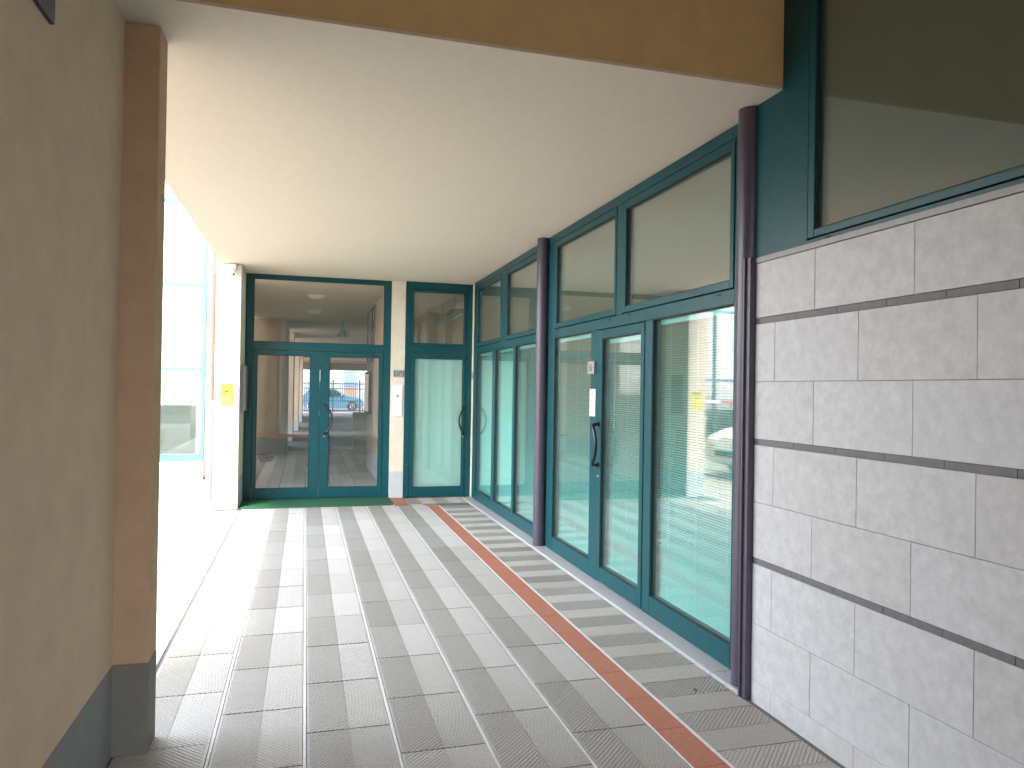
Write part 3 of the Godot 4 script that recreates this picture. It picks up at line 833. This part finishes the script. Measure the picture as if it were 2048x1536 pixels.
# ---------------------------------------------------------------- courtyard
func make_courtyard() -> void:
	var b := thing("glazed_bay", "sunlit glazed bay with teal frames across the courtyard", "building", Vector3(-4.0, 0, -13.1))
	block(b, "base_wall", M.render_white, Vector3(-2.4, 0.0, -0.15), Vector3(2.40, 0.27, 0.10))
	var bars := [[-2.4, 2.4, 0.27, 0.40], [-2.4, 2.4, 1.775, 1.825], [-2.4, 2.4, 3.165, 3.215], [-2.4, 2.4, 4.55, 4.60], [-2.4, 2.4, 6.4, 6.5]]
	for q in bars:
		block(b, "rail", M.teal_hazed, Vector3(q[0], q[2], -0.05), Vector3(q[1], q[3], 0.02), 0.0025)
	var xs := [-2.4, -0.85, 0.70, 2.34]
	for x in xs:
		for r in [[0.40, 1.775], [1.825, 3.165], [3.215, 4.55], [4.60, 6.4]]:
			block(b, "mullion", M.teal_hazed, Vector3(x, r[0], -0.05), Vector3(x + 0.06, r[1], 0.022), 0.0025)
	for i in 3:
		for r in [[0.40, 1.775], [1.825, 3.165], [3.215, 4.55], [4.60, 6.4]]:
			pane(b, xs[i] + 0.06, xs[i + 1], r[0], r[1], -0.015)
	block(b, "roof", M.render_white, Vector3(-2.5, 6.5, -4.9), Vector3(2.40, 6.9, 0.12))
	block(b, "side_wall", M.render_white, Vector3(2.25, 0.0, -4.8), Vector3(2.40, 6.5, -0.16))
	block(b, "rear_wall", M.render_white, Vector3(-2.4, 0.0, -4.95), Vector3(2.40, 6.5, -4.8))
	block(b, "side_wall", M.render_white, Vector3(-2.5, 0.0, -4.8), Vector3(-2.41, 6.5, -0.1))
	block(b, "floor", M.room_floor, Vector3(-2.4, -0.03, -4.8), Vector3(2.25, 0.02, -0.16))
	for i in 3:
		var cu := thing("curtain", ["white curtain behind the bay panes farthest from the drainpipe", "white curtain behind the middle panes of the glazed bay", "white curtain behind the bay panes beside the drainpipe"][i], "curtain", Vector3(-6.4 + 1.58 * i + 0.78, 1.2, -13.42), 0.0, "curtains of the glazed bay")
		var st := start()
		var prev := Vector3.ZERO
		for k in 61:
			var x := -0.76 + 1.52 * k / 60.0
			var p := Vector3(x, 0, 0.03 * sin(k * 0.9) + 0.01 * sin(k * 0.37))
			if k > 0:
				var n := (p - prev).cross(Vector3.UP).normalized()
				for s in [0.0, -0.004]:
					var off: Vector3 = n * float(s)
					poly(st, [prev + off, p + off, p + off + Vector3(0, 5.2, 0), prev + off + Vector3(0, 5.2, 0)], n if s == 0.0 else -n)
			prev = p
		put(cu, "cloth", st.commit(), M.curtain)
	# house closing the courtyard
	var h := thing("courtyard_house", "cream house on the far side of the courtyard", "house", Vector3(-17.0, 0, -7))
	block(h, "wall", M.pier_cream, Vector3(-4.0, 0.0, -16.0), Vector3(0.0, 3.5, 4.0))
	block(h, "plinth", M.plinth, Vector3(0.0, 0.0, -16.0), Vector3(0.02, 0.5, 4.0))
	block(h, "roof", M.roof_tile, Vector3(-4.4, 3.5, -16.4), Vector3(0.45, 3.7, 4.4), 0.03)
	for z in [-8.5, -5.0, -1.5]:
		for y in [1.2]:
			var w := group(h, "window", Vector3(0.0, y, z), PI / 2)
			block(w, "pane", M.car_glass, Vector3(-0.5, 0.0, 0.0), Vector3(0.5, 1.3, 0.006))
			for q in [[-0.56, 0.56, 1.3, 1.36], [-0.56, -0.5, 0.0, 1.3], [0.5, 0.56, 0.0, 1.3], [-0.03, 0.03, 0.0, 1.3]]:
				block(w, "frame", M.wood, Vector3(q[0], q[2], 0.0), Vector3(q[1], q[3], 0.04), 0.004)
			block(w, "sill", M.sill, Vector3(-0.62, -0.06, 0.0), Vector3(0.62, 0.0, 0.12), 0.005)
	var tp := thing("courtyard_tape", "red and white barrier tape strung across the courtyard", "tape", Vector3(-4.6, 1.38, -12.6))
	for i in 12:
		block(tp, "stripe", M.faded_red if i % 4 != 3 else M.plate_white, Vector3(-1.8 + 0.3 * i, -0.025 - 0.02 * sin(PI * i / 11.0), -0.001), Vector3(-1.8 + 0.3 * (i + 1), 0.025 - 0.02 * sin(PI * i / 11.0), 0.001))
	car(Vector3(-4.6, -0.002, -11.5), 0.0, M.car_white, "parked_car", "white parked car in the courtyard before the glazed bay")

# body lofted over its width from a side outline; x is its length, the nose at +x
func car(at: Vector3, turn: float, paint: Material, called: String, label: String) -> void:
	var c := thing(called, label, "car", at, turn)
	var outline := [Vector2(-2.0, 0.32), Vector2(-2.04, 0.55), Vector2(-1.98, 0.85), Vector2(-1.85, 1.02), Vector2(-1.55, 1.38), Vector2(-1.15, 1.47), Vector2(-0.2, 1.48), Vector2(0.15, 1.42), Vector2(0.85, 1.0), Vector2(1.55, 0.88), Vector2(1.9, 0.74), Vector2(2.0, 0.52), Vector2(1.96, 0.3), Vector2(1.65, 0.2)]
	for k in 9:
		var an := PI * k / 8.0
		outline.append(Vector2(1.25 + 0.37 * cos(an), 0.27 + 0.37 * sin(an)))
	outline.append(Vector2(0.8, 0.18))
	outline.append(Vector2(-0.8, 0.18))
	for k in 9:
		var an := PI * k / 8.0
		outline.append(Vector2(-1.25 + 0.37 * cos(an), 0.27 + 0.37 * sin(an)))
	outline.append(Vector2(-1.68, 0.22))
	var st := start()
	var rings := []
	for s in [[-0.80, 0.90], [-0.84, 0.97], [-0.72, 1.0], [0.72, 1.0], [0.84, 0.97], [0.80, 0.90]]:
		var ring := []
		for p in outline:
			var z: float = s[0]
			if p.y > 0.95:
				z *= lerpf(1.0, 0.74, clampf((p.y - 0.95) / 0.5, 0.0, 1.0))
			ring.append(Vector3(p.x, 0.62 + (p.y - 0.62) * lerpf(s[1], 1.0, 0.6) if absf(s[0]) != 0.72 else p.y, z))
		rings.append(ring)
	for i in [1, 2, 3]:
		for k in outline.size():
			var k2: int = (k + 1) % outline.size()
			face(st, [rings[i][k], rings[i][k2], rings[i + 1][k2], rings[i + 1][k]], Vector3(clampf(rings[i][k].x, -1.6, 1.5), 0.7, 0))
	for i in [1, 4]:
		var flat := PackedVector2Array()
		for p in rings[i]:
			flat.append(Vector2(p.x, p.y))
		var idx := Geometry2D.triangulate_polygon(flat)
		for t in range(0, idx.size(), 3):
			poly(st, [rings[i][idx[t]], rings[i][idx[t + 1]], rings[i][idx[t + 2]]], Vector3(0, 0, -1 if i == 1 else 1))
	put(c, "body", st.commit(), paint)
	for s in [-1.0, 1.0]:
		for q in [[Vector2(-1.42, 1.0), Vector2(-0.5, 1.0), Vector2(-0.5, 1.38), Vector2(-1.2, 1.38)], [Vector2(-0.44, 1.0), Vector2(0.72, 1.0), Vector2(0.12, 1.36), Vector2(-0.44, 1.39)]]:
			var gs := start()
			var pts := []
			for p in q:
				pts.append(Vector3(p.x, p.y, s * 0.852 * lerpf(1.0, 0.74, clampf((p.y - 0.95) / 0.5, 0.0, 1.0))))
			poly(gs, pts, Vector3(0, 0, s))
			put(c, "side_window", gs.commit(), M.car_glass)
		put(c, "headlight", box_mesh(Vector3(0.16, 0.13, 0.28), 0.03), M.lamp_glass, Vector3(1.90, 0.66, s * 0.60))
		put(c, "tail_light", box_mesh(Vector3(0.10, 0.26, 0.16), 0.02), M.lamp_red, Vector3(-1.97, 0.82, s * 0.68))
		put(c, "mirror", box_mesh(Vector3(0.12, 0.12, 0.2), 0.03), paint, Vector3(0.55, 1.02, s * 0.92))
		for x in [-1.25, 1.25]:
			var w := group(c, "wheel", Vector3(x, 0.31, s * 0.74))
			put(w, "tyre", lathe([Vector2(0.19, -0.09), Vector2(0.29, -0.095), Vector2(0.31, -0.06), Vector2(0.31, 0.06), Vector2(0.29, 0.095), Vector2(0.19, 0.09)], 28), M.tyre, Vector3.ZERO, Vector3(PI / 2, 0, 0))
			put(w, "rim", lathe([Vector2(0.0, -0.07), Vector2(0.06, -0.075), Vector2(0.19, -0.085), Vector2(0.2, 0.0), Vector2(0.19, 0.085), Vector2(0.06, 0.075), Vector2(0.0, 0.07)], 28), M.chrome, Vector3.ZERO, Vector3(PI / 2, 0, 0))
	var ws := start()
	poly(ws, [Vector3(0.80, 1.035, -0.70), Vector3(0.80, 1.035, 0.70), Vector3(0.20, 1.405, 0.60), Vector3(0.20, 1.405, -0.60)], Vector3(0.5, 0.85, 0).normalized())
	put(c, "windscreen", ws.commit(), M.car_glass)
	block(c, "grille", M.black, Vector3(1.97, 0.40, -0.45), Vector3(2.01, 0.52, 0.45), 0.01)

# ---------------------------------------------------------------- passage behind the double door, street at its end
func make_passage() -> void:
	var r := thing("passage_wall", "cream wall with grey plinth on the right of the inner passage", "wall", Vector3(1.25, 0, -12.6))
	block(r, "face", M.wall_cream, Vector3(-0.08, 0.38, -2.05), Vector3(0.08, 3.058, 2.05))
	block(r, "plinth", M.plinth_light, Vector3(-0.082, 0.0, -2.052), Vector3(0.082, 0.38, 2.05))
	var nb := thing("notice_board", "dark glazed notice board on the inner passage wall", "board", Vector3(1.17, 1.06, -14.1), -PI / 2)
	block(nb, "frame", M.gasket, Vector3(-0.5, 0.0, 0.0), Vector3(0.5, 0.78, 0.05), 0.004)
	block(nb, "glass", M.car_glass, Vector3(-0.46, 0.04, 0.05), Vector3(0.46, 0.74, 0.054))
	var cd := thing("cable_conduit", "dark conduit run high on the inner passage wall", "conduit", Vector3(1.16, 2.0, -13.3))
	for z in [-1.2, -0.25, 0.2]:
		put(cd, "riser", tube([Vector3(0, 0.0, z), Vector3(0, 1.0, z)], 0.018, 8), M.gasket)
	put(cd, "run", tube([Vector3(0, 1.0, -1.2), Vector3(0, 1.0, 0.2)], 0.018, 8), M.gasket)
	var pp := thing("parapet", "low cream parapet at the end of the inner passage wall", "wall", Vector3(2.7, 0, -17.8))
	block(pp, "face", M.wall_cream, Vector3(-1.6, 0.0, -0.1), Vector3(1.6, 0.95, 0.1))
	var fw := thing("hall_wall", "cream wall behind the parapet of the inner passage", "wall", Vector3(4.4, 0, -30))
	block(fw, "face", M.wall_cream, Vector3(-0.1, 0.0, -14.0), Vector3(0.1, 3.058, 15.4))
	for i in 2:
		var l := thing("ceiling_lamp", ["round white ceiling lamp just behind the double door", "round white ceiling lamp between the first lamp and the pendant"][i], "lamp", Vector3(0.15, 3.0595, [-12.6, -15.1][i]), 0.0, "round ceiling lamps of the inner passage")
		put(l, "base", lathe([Vector2(0.0, -0.015), Vector2(0.15, -0.015), Vector2(0.155, 0.0)], 28), M.white)
		put(l, "bowl", lathe([Vector2(0.0, -0.075), Vector2(0.06, -0.07), Vector2(0.11, -0.05), Vector2(0.135, -0.015)], 28), M.lamp_glass)
	var pd := thing("pendant_lamp", "dark cone pendant lamp in the inner passage", "lamp", Vector3(0.80, 2.70, -17.2))
	put(pd, "shade", lathe([Vector2(0.13, 0.0), Vector2(0.12, 0.03), Vector2(0.04, 0.20), Vector2(0.02, 0.22)], 24), M.iron_grey)
	put(pd, "cord", tube([Vector3(0, 0.2, 0), Vector3(0, 0.36, 0)], 0.006, 6), M.black)
	put(pd, "bulb", lathe([Vector2(0.0, -0.02), Vector2(0.03, 0.0), Vector2(0.03, 0.05), Vector2(0.0, 0.06)], 14), M.lamp_glass)
	# left side: a pier by the gap, then walls stepping in
	var piers := [[-1.20, -0.80, -17.95, -17.6, "pale pier with blue-grey plinth beyond the red tape"], [-0.80, -0.42, -20.0, -17.0, "beige pier with a plinth beside the pale pier"], [-0.80, -0.33, -24.0, -21.5, "second beige pier along the inner passage"], [-0.80, -0.22, -29.5, -26.5, "third beige pier along the inner passage"], [-0.80, -0.12, -40.0, -33.0, "last beige pier along the inner passage"]]
	for q in piers:
		var t := thing("passage_pier", q[4], "pier", Vector3((q[0] + q[1]) / 2, 0, q[3]))
		var hw: float = (q[1] - q[0]) / 2
		block(t, "shaft", M.wall_cream, Vector3(-hw, 0.38, q[2] - q[3]), Vector3(hw, 3.058, 0.0))
		block(t, "plinth", M.plinth_light, Vector3(-hw - 0.002, 0.0, q[2] - q[3] - 0.002), Vector3(hw + 0.002, 0.38, 0.002))
	var gw := thing("added_shade_wall", "cream wall added beside the glazed bay to darken the inner passage", "wall", Vector3(-1.1, 0, -13.4))  # added to shut daylight out of the inner passage
	block(gw, "face", M.wall_cream, Vector3(-0.1, 0.0, -2.1), Vector3(0.1, 3.058, 2.3))
	var lwall := thing("added_backdrop_wall", "beige wall added behind the inner passage piers so the gaps do not show white", "wall", Vector3(-4.2, 0, -31))  # added backdrop, keeps bright outdoors from whitening the gaps between piers
	block(lwall, "face", M.wall_cream, Vector3(-0.1, 0.0, -13.0), Vector3(0.1, 3.4, 12.6))
	var bowl := thing("planter_bowl", "shallow red terracotta bowl at the foot of the pale pier", "planter", Vector3(-0.74, 0, -15.8))
	put(bowl, "bowl", lathe([Vector2(0.0, 0.0), Vector2(0.11, 0.0), Vector2(0.17, 0.09), Vector2(0.175, 0.115), Vector2(0.155, 0.115), Vector2(0.15, 0.09), Vector2(0.0, 0.085)], 28), M.terracotta)
	put(bowl, "soil", lathe([Vector2(0.0, 0.098), Vector2(0.15, 0.094)], 24), M.soil)
	var tape := thing("barrier_tape", "red barrier tape across the inner passage", "tape", Vector3(-0.40, 0.58, -15.0))
	block(tape, "band", M.red_tape, Vector3(-0.47, -0.03, -0.001), Vector3(0.55, 0.03, 0.001))
	var post := thing("barrier_post", "dark post holding the red tape in the inner passage", "post", Vector3(0.17, 0, -15.0))
	put(post, "shaft", lathe([Vector2(0.0, 0.7), Vector2(0.02, 0.7), Vector2(0.02, 0.02), Vector2(0.12, 0.015), Vector2(0.12, 0.0)], 16), M.black)
	# portal at the far end
	var pt := thing("street_portal", "cream portal with a brown head beam at the street end", "portal", Vector3(2.0, 0, -43))
	block(pt, "head", M.wall_cream, Vector3(-3.2, 2.9, -0.2), Vector3(2.4, 3.058, 0.2))
	block(pt, "head_beam", M.wood, Vector3(-3.2, 2.5, -0.25), Vector3(2.4, 2.9, 0.25), 0.01)
	var fn := thing("railing_gate", "dark blue railing gate before the street", "gate", Vector3(2.2, -0.04, -45))
	for x in [-2.5, -0.6, 0.95, 2.5]:
		block(fn, "post", M.navy, Vector3(x - 0.04, 0.0, -0.04), Vector3(x + 0.04, 2.0, 0.04), 0.005)
	for y in [0.15, 0.72, 1.45, 1.75]:
		block(fn, "rail", M.navy, Vector3(-2.5, y, -0.02), Vector3(2.5, y + 0.045, 0.02))
	var st := start()
	for i in 46:
		var x := -2.45 + 0.109 * i
		add_box(st, Vector3(0.034, 1.85, 0.034), 0.0, Transform3D(Basis.IDENTITY, Vector3(x, 0.98, 0.0)))
	put(fn, "bars", st.commit(), M.navy).set_meta("kind", "stuff")
	var road := structure("road")
	block(road, "asphalt", M.road, Vector3(-60, -0.2, -58), Vector3(60, -0.03, -46.5))
	car(Vector3(1.75, -0.03, -50.0), 0.0, M.car_blue_shaded, "parked_car", "light blue hatchback, paint darkened for shade, parked in the street beyond the railing gate")
	var hs := thing("street_house", "white house across the street, wall painted grey for shade, with a blue-grey shutter", "house", Vector3(3.0, 0, -60))
	block(hs, "wall", M.street_shade, Vector3(-12.0, -0.2, -6.0), Vector3(12.0, 8.0, 0.0))
	block(hs, "shutter", M.blue_grey, Vector3(0.0, 1.6, 0.0), Vector3(1.0, 4.2, 0.05))
	for i in 12:
		block(hs, "shutter_slat", M.blue_grey, Vector3(0.03, 1.65 + 0.21 * i, 0.05), Vector3(0.97, 1.80 + 0.21 * i, 0.07), 0.005)
	block(hs, "door", M.wood, Vector3(0.05, 0.0, 0.0), Vector3(0.95, 1.45, 0.05))
	block(hs, "window", M.car_glass, Vector3(3.2, 0.9, 0.0), Vector3(4.2, 2.2, 0.02))

func _ready() -> void:
	rng.seed = 20240
	make_light_and_camera()
	make_materials()
	make_shell()
	make_paving()
	make_end_wall()
	make_shop_front()
	make_columns()
	make_stone_wall()
	make_courtyard()
	make_passage()
